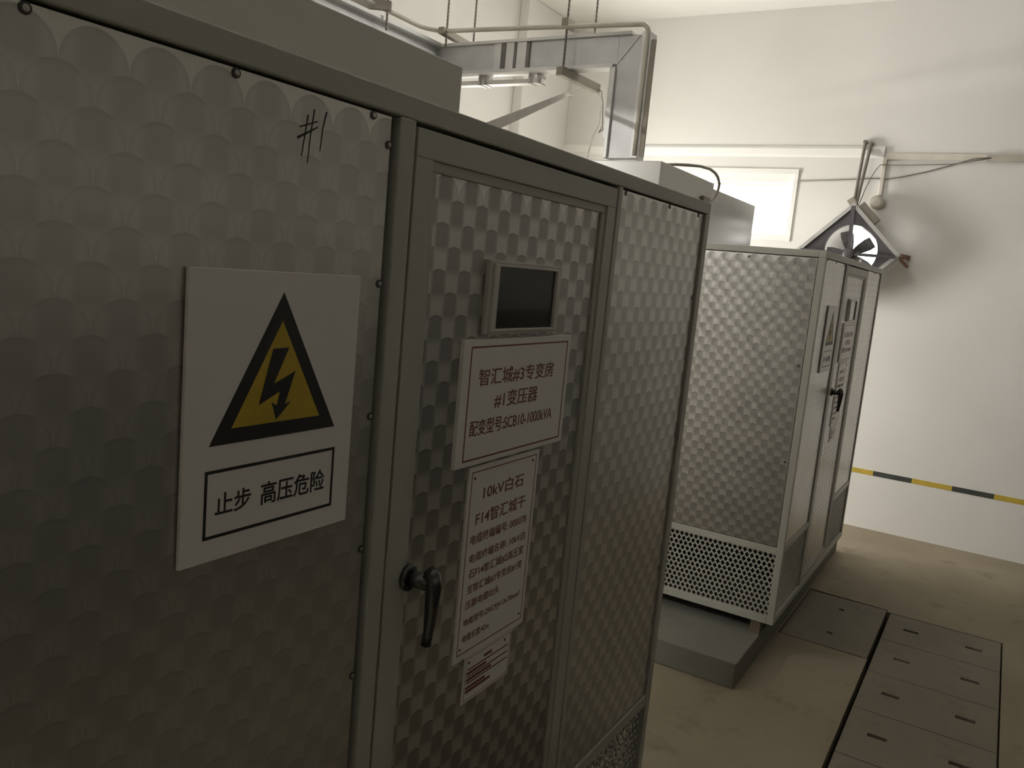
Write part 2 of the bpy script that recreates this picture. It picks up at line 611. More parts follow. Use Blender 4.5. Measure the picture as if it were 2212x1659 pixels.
# hazard stripe along the end wall
mb = MB()
edges = [1.107 + 0.3 * k for k in range(8)]
yy = 0.807 + 0.3 * 9
k = 0
while yy > YR + 0.3:
    mb.box(XE - 0.002, XE, yy - 0.3, yy, 0.467, 0.509, mi=k % 2)
    yy -= 0.3
    k += 1
tag(mb.build('warning_stripe', [M['tapeyellow'], M['tapeblack']], origin=(XE, 0, 0.48)),
    'yellow and black hazard stripe running low along the white end wall', 'stripe')

# ------------------------------------------------------------------ trench covers
def cover(x0, x1, y0, y1, holes, label, group=None):
    c = ((x0 + x1) / 2, (y0 + y1) / 2, -0.05)
    vs, fs = slab(rect(x0, x1, y0, y1), [rect(*h) for h in holes], 0.05)
    mb = MB()
    mb.add([(v.x, v.y, v.z - 0.025 - 0.001) for v in vs], fs)
    o = mb.build('trench_cover', M['cover'], origin=c)
    return tag(o, label, 'floor cover', group)


joints = [5.569, 5.10, 4.60, 4.13, 3.65, 3.17]
labs = ['concrete trench cover farthest along the row, its top edge against open floor',
        'concrete trench cover second from the far end of the row',
        'concrete trench cover third from the far end of the row',
        'concrete trench cover fourth from the far end, cut by the photo bottom',
        'concrete trench cover nearest the camera at the bottom edge of the photo']
for i in range(5):
    xb, xa = joints[i] - 0.003, joints[i + 1] + 0.003
    xm = (xa + xb) / 2 + 0.01
    cover(xa, xb, -0.238, 0.370, [(xm - 0.016, xm + 0.016, 0.190, 0.272), (xm - 0.016, xm + 0.016, -0.145, -0.058)], labs[i], 'slotted trench covers')
cover(4.752, 5.60, 0.396, 0.866, [(5.375, 5.405, 0.620, 0.652), (4.945, 4.977, 0.614, 0.648)],
      'larger concrete floor cover with two square lifting holes beside the far cabinet', None)
# bearers carrying the covers
mb = MB()
mb.box(1.0, 5.64, -0.262, -0.215, -0.44, -0.053)
mb.box(1.0, 5.64, 0.345, 0.372, -0.44, -0.053)
mb.box(4.74, 5.64, 0.397, 0.425, -0.44, -0.053)
mb.box(4.74, 5.64, 0.84, 0.895, -0.44, -0.053)
tag(mb.build('trim_4', M['pit']), kind='structure')

# ------------------------------------------------------------------ transformer cabinet (built at the nearer one)
X0, X1 = 0.350, 2.385
YF, YBK = 0.797, 2.36
ZB, ZT = 0.225, 2.182
DXC = Vector((3.947, 0.028, -0.019))

cab = thing('transformer_cabinet', ROOT1, 'nearer grey cabinet with scale-patterned steel panels, filling the left half', 'cabinet', 'transformer cabinets in a row')


def part(mb, name, mat, parent=cab, bevel=0.0, smooth=False):
    return mb.build(name, mat, parent, ROOT1, bevel, smooth)


fr = MB()
# corner posts
for xa, xb in ((X0, X0 + 0.034), (X1 - 0.034, X1)):
    fr.box(xa, xb, YF, YF + 0.036, ZB + 0.04, 2.149)
    fr.box(xa, xb, YBK - 0.036, YBK, ZB + 0.04, 2.149)
# door posts
fr.box(0.960, 0.996, YF, YF + 0.036, ZB + 0.04, 2.149)
fr.box(1.7365, 1.758, YF, YF + 0.036, ZB + 0.04, 2.149)
# top and bottom rails
for za, zb in ((2.149, ZT), (ZB, ZB + 0.04)):
    fr.box(X0, X1, YF, YF + 0.036, za, zb)
    fr.box(X0, X1, YBK - 0.036, YBK, za, zb)
    fr.box(X0, X0 + 0.034, YF + 0.036, YBK - 0.036, za, zb)
    fr.box(X1 - 0.034, X1, YF + 0.036, YBK - 0.036, za, zb)
# waist rails above the grilles
ZW0, ZW1 = 0.618, 0.655
fr.box(X0 + 0.034, 0.960, YF + 0.002, YF + 0.03, ZW0, ZW1)
fr.box(1.758, X1 - 0.034, YF + 0.002, YF + 0.03, ZW0, ZW1)
fr.box(X0 + 0.002, X0 + 0.03, YF + 0.036, YBK - 0.036, ZW0 - 0.012, ZW1 - 0.012)
fr.box(X1 - 0.03, X1 - 0.002, YF + 0.036, YBK - 0.036, ZW0 - 0.012, ZW1 - 0.012)
part(fr, 'frame', M['paint'], bevel=0.0025)

mb = MB()
mb.box(X0 + 0.034, X1 - 0.034, YF + 0.036, YBK - 0.036, ZT - 0.02, ZT - 0.008)
part(mb, 'roof_panel', M['paint'])
mb = MB()
mb.box(X0 + 0.034, X1 - 0.034, YBK - 0.03, YBK - 0.02, ZB + 0.04, 2.149)
part(mb, 'back_panel', M['paint'])
mb = MB()
mb.box(X0 + 0.034, X1 - 0.034, YF + 0.036, YBK - 0.036, ZB + 0.01, ZB + 0.02)
part(mb, 'floor_pan', M['pit'])


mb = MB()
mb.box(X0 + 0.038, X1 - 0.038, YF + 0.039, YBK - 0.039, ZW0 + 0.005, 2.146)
part(mb, 'leak_blocker', M['pit'])  # unseen box added to stop light leaking through the panel gaps


def screw(x, z, parent, y=0.8045):
    s = MB()
    s.tube([(x, y + 0.001, z), (x, y - 0.0016, z)], [0.0062, 0.0060], 14)
    s.tube([(x, y - 0.0015, z), (x, y - 0.0026, z), (x, y - 0.0030, z)], [0.0036, 0.0034, 0.0022], 12, mi=1)
    return s.build('screw', [M['screw'], M['screwhead']], parent, ROOT1)


YP = 0.8045   # face of the sheet panels
lp = MB()
lp.box(X0 + 0.038, 0.9470, YP, YP + 0.003, ZW1 + 0.004, 2.1448)
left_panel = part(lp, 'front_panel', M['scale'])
rp = MB()
rp.box(1.7625, 2.3445, YP, YP + 0.003, ZW1 + 0.004, 2.1448)
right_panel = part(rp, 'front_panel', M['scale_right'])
for z in (2.105, 1.905, 1.705, 1.495, 1.285, 1.08):
    screw(0.9435, z, left_panel)
for x in (0.43, 0.668, 0.907):
    screw(x, 2.1395, left_panel)
for x in (1.79, 2.074, 2.304):
    screw(x, 2.1395, right_panel)
for z in (1.905, 1.495, 1.08):
    screw(2.336, z, right_panel)
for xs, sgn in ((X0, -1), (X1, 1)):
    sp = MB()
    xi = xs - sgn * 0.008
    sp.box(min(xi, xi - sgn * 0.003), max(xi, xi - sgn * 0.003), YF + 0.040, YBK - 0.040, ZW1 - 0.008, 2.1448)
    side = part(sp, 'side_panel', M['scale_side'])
    for y, z in ((1.18, 2.128), (1.55, 2.128), (0.855, 1.6), (0.855, 1.1)):
        s = MB()
        s.tube([(xi - sgn * 0.001, y, z), (xi + sgn * 0.004, y, z)], [0.0062, 0.0055], 10)
        s.build('screw', M['screw'], side, ROOT1)
    g = MB()
    expanded_mesh(g, YF + 0.036, YBK - 0.036, ZB + 0.04, ZW0 - 0.012, xs - sgn * 0.012, 'x')
    part(g, 'grille', M['paint'])
g = MB()
expanded_mesh(g, X0 + 0.034, 0.960, ZB + 0.04, ZW0, YF + 0.012, 'y')
part(g, 'grille', M['paint'])
g = MB()
expanded_mesh(g, 1.758, X1 - 0.034, ZB + 0.04, ZW0, YF + 0.012, 'y')
part(g, 'grille', M['paint'])

# handwritten number on the left panel
ink = MB()
YI = YP - 0.0004


def stroke(pts, w0, w1):
    n = len(pts)
    for i in range(n - 1):
        (xa, za), (xb, zb) = pts[i], pts[i + 1]
        L = math.hypot(xb - xa, zb - za)
        nx, nz = -(zb - za) / L, (xb - xa) / L
        wa = w0 + (w1 - w0) * i / (n - 1)
        wb = w0 + (w1 - w0) * (i + 1) / (n - 1)
        ink.prism_y([(xa + nx * wa / 2, za + nz * wa / 2), (xb + nx * wb / 2, zb + nz * wb / 2), (xb - nx * wb / 2, zb - nz * wb / 2), (xa - nx * wa / 2, za - nz * wa / 2)], YI, YP + 0.001)


stroke([(0.784, 2.1155), (0.7805, 2.092), (0.776, 2.063)], 0.0022, 0.0014)
stroke([(0.7945, 2.1245), (0.790, 2.092), (0.787, 2.056)], 0.0024, 0.0012)
stroke([(0.7705, 2.0985), (0.801, 2.1105)], 0.0020, 0.0018)
stroke([(0.7675, 2.0845), (0.802, 2.1035)], 0.0034, 0.0020)
stroke([(0.8165, 2.1255), (0.8112, 2.105), (0.808, 2.074)], 0.0026, 0.0013)
number_mark = ink.build('handwritten_number', M['marker'], left_panel, ROOT1)
number_mark['label'] = 'black handwritten number one mark'

# door
XD0, XD1, ZD0, ZD1 = 1.0025, 1.7310, ZB + 0.045, 2.1420
door_mb = MB()
door_mb.rect_ring_y(XD0, XD1, ZD0, ZD1, 0.043, YF + 0.001, YF + 0.022)
door_mb.rect_ring_y(XD0 + 0.043, XD1 - 0.043, ZD0 + 0.043, ZD1 - 0.043, 0.017, YF + 0.005, YF + 0.020)
door = part(door_mb, 'door', M['paint'], bevel=0.0015)
dp = MB()
dp.box(XD0 + 0.058, XD1 - 0.058, YF + 0.0105, YF + 0.0135, ZD0 + 0.058, ZD1 - 0.058)
dp.build('door_panel', M['scale_door'], door, ROOT1)
YDP = YF + 0.0105
# viewing window
vw = MB()
for xa, xb, za, zb, d in ((1.232, 1.241, 1.823, 1.957, 0.010), (1.494, 1.503, 1.823, 1.957, 0.010), (1.241, 1.494, 1.951, 1.957, 0.010), (1.241, 1.494, 1.823, 1.828, 0.010),
                          (1.241, 1.257, 1.828, 1.951, 0.016), (1.480, 1.494, 1.828, 1.951, 0.013), (1.257, 1.480, 1.946, 1.951, 0.014), (1.257, 1.480, 1.828, 1.833, 0.014)):
    vw.box(xa, xb, YDP - d, YDP, za, zb)
vw.build('viewing_window', M['plasticframe'], door, ROOT1, 0.0012)
pn = MB()
pn.box(1.257, 1.480, YDP - 0.007, YDP - 0.005, 1.833, 1.946)
pn.build('window_pane', M['glass'], door, ROOT1)
dk = MB()
dk.box(1.2575, 1.4795, YDP - 0.0020, YDP - 0.0005, 1.8335, 1.9455)
dk.build('interior_shade', M['black'], door, ROOT1)  # black sheet painted in for the shade inside the cabinet
# handle
hd = MB()
hx, hz, hy = 1.062, 1.417, YF + 0.001
hd.tube([(hx, hy, hz), (hx, hy - 0.006, hz), (hx, hy - 0.009, hz)], [0.0235, 0.0235, 0.020], 28)
hd.tube([(hx, hy - 0.008, hz), (hx, hy - 0.020, hz), (hx, hy - 0.046, hz)], [0.0165, 0.0135, 0.0125], 20)
hd.tube([(hx + 0.002, hy - 0.040, hz + 0.024), (hx + 0.002, hy - 0.049, hz + 0.016), (hx + 0.002, hy - 0.053, hz - 0.004), (hx + 0.002, hy - 0.052, hz - 0.04),
         (hx + 0.001, hy - 0.050, hz - 0.085), (hx, hy - 0.048, hz - 0.106)], [0.010, 0.0135, 0.0140, 0.0118, 0.0085, 0.0092], 16)
hd.build('handle', M['handle'], door, ROOT1, 0, True)
# feet
for x in (X0 + 0.05, 1.35, X1 - 0.05):
    for y in (0.884, YBK - 0.12):
        ft = MB()
        ft.box(x - 0.040, x + 0.030, y - 0.022, y + 0.03, 0.153, ZB)
        part(ft, 'foot', M['footiron'])

cab2 = copy_tree(cab)
cab2.location = ROOT1 + DXC
cab2['label'] = 'farther grey cabinet standing on a concrete plinth, its meshed side facing the camera'
for pnl in [c for c in cab2.children if c.name.startswith('front_panel')]:
    for c in list(pnl.children):
        if c.name.startswith('handwritten'):
            bpy.data.objects.remove(c)

# concrete plinths
mb = MB()
mb.box(3.878, 6.62, 0.886, 2.60, 0, 0.134)
o = tag(mb.build('concrete_plinth', M['plinth'], origin=(5.2, 1.7, 0), bevel=0.006), 'low concrete plinth under the farther cabinet, jutting out toward the nearer one', 'plinth', 'cabinet plinths')
mb = MB()
mb.box(0.0, 2.30, 0.858, 2.60, 0, 0.153)
tag(mb.build('concrete_plinth', M['plinth'], origin=(1.2, 1.7, 0), bevel=0.006), 'concrete plinth hidden under the nearer cabinet', 'plinth', 'cabinet plinths')

# ------------------------------------------------------------------ housings on the cabinet roofs
HR = Vector((1.37, 1.70, ZT))
hood = thing('roof_housing', HR, 'long grey sheet-metal housing on the roof of the nearer cabinet', 'housing', 'roof housings')
mb = MB()
mb.box(0.40, 2.352, 1.703, 2.345, ZT - 0.002, 2.594)
mb.build('housing_body', M['hood'], hood, HR, 0.004)
hood2 = thing('roof_housing', HR + DXC, 'grey sheet-metal housing on the roof of the farther cabinet, cut by the window behind', 'housing', 'roof housings')
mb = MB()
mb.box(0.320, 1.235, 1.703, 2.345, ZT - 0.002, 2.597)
mb.build('housing_body', M['hood_lit'], hood2, HR, 0.004)
mb = MB()
mb.box(1.237, 2.25, 1.712, 2.345, ZT - 0.002, 2.568)
pz = mb.build('housing_end_section', M['hood2'], hood2, HR, 0.004)
pz['label'] = 'shinier right-hand section'

# cable loop with clamp on the front of the farther housing
KR = Vector((5.03, 1.731, 2.45))
kl = thing('cable_loop', KR, 'thin dark cable curling over the top of the far housing to a clamp', 'cable')
mb = MB()
pts = [(4.47, 1.80, 2.587), (4.54, 1.75, 2.600), (4.64, 1.715, 2.612), (4.79, 1.70, 2.628), (4.96, 1.695, 2.636), (5.06, 1.695, 2.628), (5.12, 1.695, 2.612), (5.172, 1.695, 2.577), (5.172, 1.70, 2.525), (5.123, 1.71, 2.476), (5.09, 1.718, 2.455), (5.05, 1.722, 2.44)]
mb.tube(pts, 0.0085, 8)
mb.build('cable', M['bracket'], kl, KR, 0, True)
mb = MB()
mb.box(4.945, 5.06, 1.705, 1.731, 2.425, 2.475)
mb.build('clamp', M['cable'], kl, KR, 0.004)

# ------------------------------------------------------------------ signs on the cabinets
def smooth_plate(x0, x1, z0, z1, y0, y1, root, label, cat, loc, group):
    t = thing(root, loc, label, cat, group)
    p = MB()
    p.box(x0, x1, y0, y1, z0, z1)
    p.build('plate', M['white'], t, loc, 0.0008)
    return t


YS = 0.7955      # face of the warning sign, standing a little off the panel
S1 = Vector((0.751, 0.80, 1.555))
sg = smooth_plate(0.608, 0.894, 1.555, 1.915, YS, YS + 0.006, 'warning_sign',
                  'white high-voltage warning sign with yellow triangle on the nearer cabinet', 'sign', S1, 'high-voltage warning signs')
ye = YS - 0.0003
for x, z in ((0.63, 1.58), (0.872, 1.58), (0.63, 1.89), (0.872, 1.89)):
    q = MB()
    q.tube([(x, YS + 0.005, z), (x, YP, z)], 0.006, 10)
    q.build('spacer', M['edge'], sg, S1)
mb = MB()
vs, fs = slab([(0.644, 1.7015), (0.8575, 1.7015), (0.751, 1.889)], [[(0.676, 1.7205), (0.8265, 1.7205), (0.751, 1.853)]], 0.0006)
mb.add([(v.x, ye + v.z, v.y) for v in vs], fs)
mb.build('triangle_border', M['black'], sg, S1)
mb = MB()
mb.prism_y([(0.6755, 1.7202), (0.827, 1.7202), (0.751, 1.8535)], ye - 0.0001, YS + 0.001)
mb.build('triangle_field', M['yellow'], sg, S1)
bolt = [(0.737, 1.817), (0.764, 1.818), (0.7405, 1.771), (0.777, 1.786), (0.761, 1.7425), (0.772, 1.746), (0.7475, 1.724), (0.739, 1.747), (0.748, 1.742), (0.752, 1.761), (0.718, 1.746)]
vs, fs = slab(bolt, [], 0.0006)
mb = MB()
mb.add([(v.x, ye - 0.0005 + v.z, v.y) for v in vs], fs)
mb.build('lightning_bolt', M['black'], sg, S1)
mb = MB()
mb.rect_ring_y(0.640, 0.8615, 1.584, 1.671, 0.0042, ye, YS + 0.001)
mb.build('text_border', M['black'], sg, S1)
for args in (('止步', 0.657, 0.7125, 1.612, 1.6405), ('高压危险', 0.7285, 0.8445, 1.611, 1.642)):
    mb = MB()
    mb.add(*letters(*args, YS, 0.012))
    mb.build('lettering', M['black'], sg, S1)

YN = YDP
S2 = Vector((1.374, 0.80, 1.582))


def name_sign(label, number, loc):
    t = smooth_plate(1.1735, 1.576, 1.582, 1.8146, YN - 0.009, YN, 'name_plate', label, 'sign', loc, 'transformer name plates')
    y = YN - 0.009
    b = MB()
    b.rect_ring_y(1.196, 1.562, 1.592, 1.8025, 0.0030, y - 0.0004, y + 0.001)
    b.build('border', M['red'], t, loc)
    for args in (('智汇城#3专变房', 1.227, 1.508, 1.729, 1.761), ('#%d变压器' % number, 1.287, 1.449, 1.683, 1.715), ('配变型号:SCB10-1000kVA', 1.211, 1.519, 1.637, 1.667)):
        b = MB()
        b.add(*letters(*args, y, 0.007))
        b.build('lettering', M['red'], t, loc)
    return t


name1 = name_sign('white plate with dark red lettering below the door window of the nearer cabinet', 1, S2)
S3 = Vector((1.36, 0.80, 1.1885))
t3 = smooth_plate(1.2305, 1.4905, 1.1885, 1.5755, YN - 0.005, YN, 'cable_plate',
                  'tall white plate of small text on the nearer cabinet door', 'sign', S3, 'cable data plates')
y = YN - 0.005
b = MB()
b.rect_ring_y(1.2395, 1.480, 1.2025, 1.566, 0.0018, y - 0.0004, y + 0.001)
b.build('border', M['red'], t3, S3)
for txt, xa, xb, za, zb, bo in (
        ('10kV白石', 1.284, 1.434, 1.506, 1.534, 0.006),
        ('F14智汇城干', 1.265, 1.450, 1.457, 1.485, 0.006),
        ('电缆终端编号: 000078', 1.253, 1.461, 1.4215, 1.4415, 0.004),
        ('电缆终端名称: 10kV白', 1.255, 1.462, 1.385, 1.403, 0.004),
        ('石F14智汇城#2高压室', 1.257, 1.461, 1.3535, 1.3725, 0.004),
        ('至智汇城#3专变房#1变', 1.257, 1.461, 1.3230, 1.3405, 0.004),
        ('压器电缆02头', 1.255, 1.376, 1.2925, 1.3095, 0.004),
        ('电缆型号:ZRCYJV-3x70mm²', 1.255, 1.465, 1.2560, 1.2730, 0.004),
        ('电缆长度:42m', 1.255, 1.348, 1.2250, 1.2405, 0.004)):
    b = MB()
    b.add(*letters(txt, xa, xb, za, zb, y, bo))
    b.build('lettering', M['red'], t3, S3)
for x, z in ((1.2495, 1.5535), (1.4655, 1.5545), (1.4685, 1.2165), (1.2490, 1.2140)):
    q = MB()
    q.tube([(x, y + 0.002, z), (x, y - 0.0012, z)], 0.0026, 8)
    q.build('rivet', M['screw'], t3, S3)
S4 = Vector((1.36, 0.80, 1.087))
t4 = smooth_plate(1.2745, 1.4500, 1.087, 1.1865, YN - 0.003, YN, 'record_plate',
                  'small grey-white ruled plate lowest on the nearer cabinet door', 'sign', S4, 'ruled record plates')
y = YN - 0.003
b = MB()
b.rect_ring_y(1.2800, 1.4455, 1.092, 1.1815, 0.0009, y - 0.0003, y + 0.001)
for z in (1.157, 1.142, 1.128):
    b.box(1.287, 1.438, y - 0.0003, y + 0.001, z - 0.0014, z + 0.0014)
for k, z in enumerate((1.1665, 1.149, 1.135, 1.118, 1.110)):
    b.box(1.345 - 0.06 * (k > 0), 1.375 - 0.02 * (k % 2), y - 0.0003, y + 0.001, z - 0.003, z + 0.003)
b.build('rules_and_text', M['red'], t4, S4)
for x, z in ((1.290, 1.172), (1.4225, 1.173)):
    q = MB()
    q.tube([(x, y + 0.002, z), (x, y - 0.0012, z)], 0.0028, 8)
    q.build('rivet', M['screw'], t4, S4)

# the same set on the farther cabinet
for src, lab in ((sg, 'white high-voltage warning sign on the farther cabinet, seen nearly edge on'),
                 (t3, 'tall white plate of small text on the farther cabinet door'),
                 (t4, 'small ruled plate lowest on the farther cabinet door')):
    c = copy_tree(src)
    c.location = Vector(src.location) + DXC
    c['label'] = lab
name2 = name_sign('white plate with lettering below the door window of the farther cabinet', 2, S2)
name2.location = S2 + DXC

# ------------------------------------------------------------------ busway above the cabinets
BX0, BX1 = 4.30, 4.375
BD = Vector((4.41, 2.0, 2.61))
bus = thing('busway_duct', BD, 'grey busbar duct hung from the ceiling and dropping onto the farther cabinet', 'duct')


def bpart(mb, name, mat, bevel=0.0015):
    return mb.build(name, mat, bus, BD, bevel)


ZD_B, ZD_T = 3.085, 3.255
# drop: core with side flanges
mb = MB()
mb.box(BX0 + 0.012, BX1, 1.935, 2.078, 2.595, ZD_T)
bpart(mb, 'drop_section', M['duct'])
mb = MB()
mb.box(BX0 - 0.006, BX1 + 0.02, 2.078, 2.098, 2.595, ZD_B)
mb.box(BX0 - 0.006, BX1 + 0.02, 1.893, 1.935, 2.595, ZD_T + 0.01)
mb.box(BX0 + 0.004, BX1, 2.098, 2.116, 2.70, ZD_B)
bpart(mb, 'flange', M['ductlight'])
# run across (along the row's depth)
mb = MB()
mb.box(BX0 + 0.012, BX1, 2.078, 3.44, ZD_B + 0.020, ZD_T)
bpart(mb, 'cross_section', M['duct'])
mb = MB()
mb.box(BX0 - 0.006, BX1 + 0.02, 2.00, 3.33, ZD_T, ZD_T + 0.018)
mb.box(BX0 - 0.004, BX1 + 0.02, 2.098, 3.44, ZD_B, ZD_B + 0.020)
bpart(mb, 'flange', M['ductlight'])
# mitre seam at the elbow
mb = MB()
mb.bar((BX0 + 0.010, 2.082, ZD_B + 0.016), (BX0 + 0.010, 1.955, ZD_T - 0.004), 0.006, 0.008, (1, 0, 0))
bpart(mb, 'seam', M['ductlight'], 0)
# joint covers
for ya, yb, mt in ((2.845, 2.895, 'ductlight'), (2.815, 2.842, 'ductdark'), (2.755, 2.812, 'ductlight'), (2.738, 2.752, 'ductdark'), (2.67, 2.735, 'ductlight'), (2.645, 2.660, 'ductdark')):
    mb = MB()
    mb.box(BX0 + 0.002, BX1 + 0.01, ya, yb, ZD_B + 0.020, ZD_T)
    bpart(mb, 'joint_cover', M[mt])
# run along the row toward the camera side
mb = MB()
mb.box(-0.6, BX0 + 0.012, 3.33, 3.44, ZD_B, ZD_T)
bpart(mb, 'long_section', M['duct'])
mb = MB()
mb.box(-0.6, BX0 - 0.006, 3.29, 3.46, ZD_T, ZD_T + 0.022)
mb.box(-0.6, BX0 + 0.012, 3.29, 3.33, ZD_B, ZD_B + 0.02)
mb.box(-0.6, BX0 - 0.02, 3.315, 3.33, 3.165, 3.215)
bpart(mb, 'flange', M['ductlight'])

# protective pipe following the duct
pp = MB()
PZ = 3.322
pts = [(-0.6, 3.34, 3.345), (4.10, 3.34, 3.335)]
for k in range(1, 7):
    a = math.pi / 2 * k / 6
    pts.append((4.10 + 0.14 * math.sin(a), 3.34 - 0.14 * (1 - math.cos(a)), 3.335 - 0.006 * k / 6))
pts += [(4.24, 2.6, 3.310)]
pts += [(4.24, 1.925, 3.285)]
for k in range(1, 7):
    a = math.pi / 2 * k / 6
    pts.append((4.24, 1.925 - 0.045 * math.sin(a), 3.285 - 0.045 * (1 - math.cos(a))))
pts += [(4.24, 1.880, 2.9), (4.24, 1.882, 2.60)]
pp.tube(pts, 0.0135, 12)
po = pp.build('conduit_pipe', M['pipe'], None, (4.24, 1.88, 2.60), 0, True)
tag(po, 'thin pale pipe bending over the busbar duct and down beside it', 'pipe')
fl = MB()
fl.box(4.25, 4.262, 1.835, 1.862, 2.598, 3.205)
tag(fl.build('flat_strip', M['bracket'], None, (4.256, 1.85, 2.598)), 'upright brown-grey flat strip right of the busbar drop', 'strip')

# trapeze hangers: threaded rods and channel brackets
def hanger(name_label, rods, bars, loc):
    t = thing('trapeze_hanger', loc, name_label, 'hanger', 'duct hangers')
    for (x, yv, zb) in rods:
        r = MB()
        n = int((ZC - zb) / 0.012)
        pts = [(x, yv, zb + (ZC - zb) * k / n) for k in range(n + 1)]
        r.tube(pts, [0.0075 if k % 2 else 0.0058 for k in range(n + 1)], 7)
        r.build('threaded_rod', M['rod'], t, loc)
    for a, b, w, h in bars:
        q = MB()
        q.bar(a, b, w, h)
        q.build('cross_bracket', M['bracket'], t, loc, 0.002)
    return t


hanger('ceiling hanger in front of the duct elbow, with brackets above and below', [(4.25, 2.382, 3.045), (4.575, 2.372, 3.30)],
       [((4.225, 2.386, 3.325), (4.60, 2.372, 3.325), 0.040, 0.045), ((4.215, 2.384, 3.058), (4.64, 2.350, 3.052), 0.045, 0.048)], Vector((4.4, 2.38, 3.04)))
hanger('ceiling hanger at the far bend of the duct, behind the nearer housing', [(4.25, 3.222, 3.24), (4.56, 3.236, 3.26)],
       [((4.20, 3.230, 3.325), (4.60, 3.222, 3.305), 0.040, 0.040)], Vector((4.4, 3.22, 3.26)))
hanger('leftmost ceiling hanger, cut by the top edge of the photo', [(3.75, 3.272, 3.20), (3.60, 3.50, 3.28)],
       [((3.77, 3.262, 3.335), (3.60, 3.52, 3.335), 0.035, 0.050)], Vector((3.73, 3.3, 3.2)))

# pale channel under the duct
lt = thing('channel_strip', (4.41, 2.82, 3.04), 'bright white channel strip hung under the busbar duct', 'channel')
LR = Vector((4.41, 2.82, 3.04))
mb = MB()
mb.box(4.36, 4.42, 2.585, 3.32, 3.032, 3.058)
mb.build('channel_body', M['lampwhite'], lt, LR, 0.003)
for yv in (2.60, 2.66, 2.98, 3.02):
    q = MB()
    q.box(4.352, 4.428, yv - 0.008, yv + 0.008, 3.028, 3.0845)
    q.build('clip', M['fanframe'], lt, LR)

# perforated angle leaning from the nearer cabinet roof to the hanger
A = Vector((1.480, 1.076, 2.201))
B = Vector((4.50, 2.486, 2.99))
d = (B - A).normalized()
br = thing('angle_bar', A, 'perforated flat bar sloping through the gap below the busbar duct', 'bar')
mb = MB()
VW = Vector((0.80, 0.52, 0.20))
mb.bar(A, B, 0.029, 0.005, VW)
body = mb.build('bar_body', M['bar'], br, A)
up = (VW - d * VW.dot(d)).normalized()
for L in (2.30, 2.62, 2.80, 3.02, 3.12):
    c = A + d * L
    nrm = up
    q = MB()
    q.tube([c - nrm * 0.0031, c + nrm * 0.0031], 0.006, 10)
    q.build('punched_hole', M['hole'], br, A)
wr = MB()
wr.tube([B - d * 0.03, B + Vector((0.01, -0.03, 0.012)), Vector((4.56, 2.42, 3.035)), Vector((4.58, 2.37, 3.07))], 0.0035, 6)
wr.tube([B - d * 0.06, B + Vector((0.03, -0.04, 0.0)), Vector((4.58, 2.41, 3.03)), Vector((4.60, 2.372, 3.07))], 0.0025, 6)
wr.build('tie_wire', M['clearwire'], br, A)

# loose wires hanging beside the drop
wl = MB()
wl.tube([(4.62, 2.358, 3.05), (4.60, 2.30, 3.03), (4.56, 2.262, 2.95), (4.50, 2.225, 2.86), (4.47, 2.205, 2.80), (4.45, 2.215, 2.76), (4.46, 2.198, 2.775), (4.47, 2.17, 2.85), (4.48, 2.12, 2.95)], 0.0035, 7)
tag(wl.build('loose_wire', M['cable'], None, (4.5, 2.25, 2.9), 0, True), 'dark loose wire looping against the left side of the duct drop', 'wire', 'loose wires by the duct')
wl = MB()
wl.tube([(4.635, 2.354, 3.04), (4.60, 2.29, 2.99), (4.54, 2.262, 2.90), (4.50, 2.245, 2.82), (4.47, 2.262, 2.74), (4.46, 2.272, 2.66), (4.45, 2.270, 2.597)], 0.0045, 7)
tag(wl.build('loose_wire', M['clearwire'], None, (4.5, 2.25, 2.6), 0, True), 'pale loose wire trailing down to the roof of the far housing', 'wire', 'loose wires by the duct')

# ------------------------------------------------------------------ exhaust fan hung in front of the vent opening
FX = 7.27
FC = Vector((FX, 1.240, 2.312))
HD = 0.405            # half diagonal of the frame
fan = thing('exhaust_fan', FC, 'square exhaust fan hung cornerwise on the end wall above the farther cabinet', 'fan')


def dia(s, cy=FC.y, cz=FC.z):
    return [(cy - s, cz), (cy, cz - s), (cy + s, cz), (cy, cz + s)]


def fan_slab(outer, holes, x0, x1, name, mat):
    vs, fs = slab(outer, holes, x1 - x0)
    mb = MB()
    mb.add([((x0 + x1) / 2 + v.z, v.x, v.y) for v in vs], fs)
    return mb.build(name, mat, fan, FC)


fan_slab(dia(HD - 0.012), [circ(FC.y - 0.015, FC.z + 0.015, 0.213, 48)], FX + 0.02, FX + 0.026, 'front_plate', M['fan'])
fan_slab(dia(HD), [dia(HD - 0.042)], FX - 0.004, FX + 0.02, 'front_rim', M['fanframe'])
fan_slab(dia(HD - 0.008), [dia(HD - 0.014)], FX + 0.026, FX + 0.12, 'casing', M['fanframe'])
vs, fs = slab(circ(FC.y - 0.015, FC.z + 0.015, 0.218, 48), [circ(FC.y - 0.015, FC.z + 0.015, 0.211, 48)], 0.07)
mb = MB()
mb.add([(FX + 0.060 + v.z, v.x, v.y) for v in vs], fs)
mb.build('inlet_ring', M['fan'], fan, FC)
hub = MB()
cy, cz = FC.y - 0.015, FC.z - 0.012
hub.tube([(FX + 0.030, cy, cz), (FX + 0.036, cy, cz), (FX + 0.11, cy, cz), (FX + 0.12, cy, cz)], [0.03, 0.045, 0.045, 0.03], 24)
hub.build('hub', M['fan'], fan, FC, 0, True)
mo = MB()
mo.tube([(FX - 0.020, cy, cz), (FX - 0.012, cy, cz), (FX + 0.03, cy, cz)], [0.035, 0.05, 0.05], 20)
mo.build('motor', M['fan'], fan, FC, 0, True)
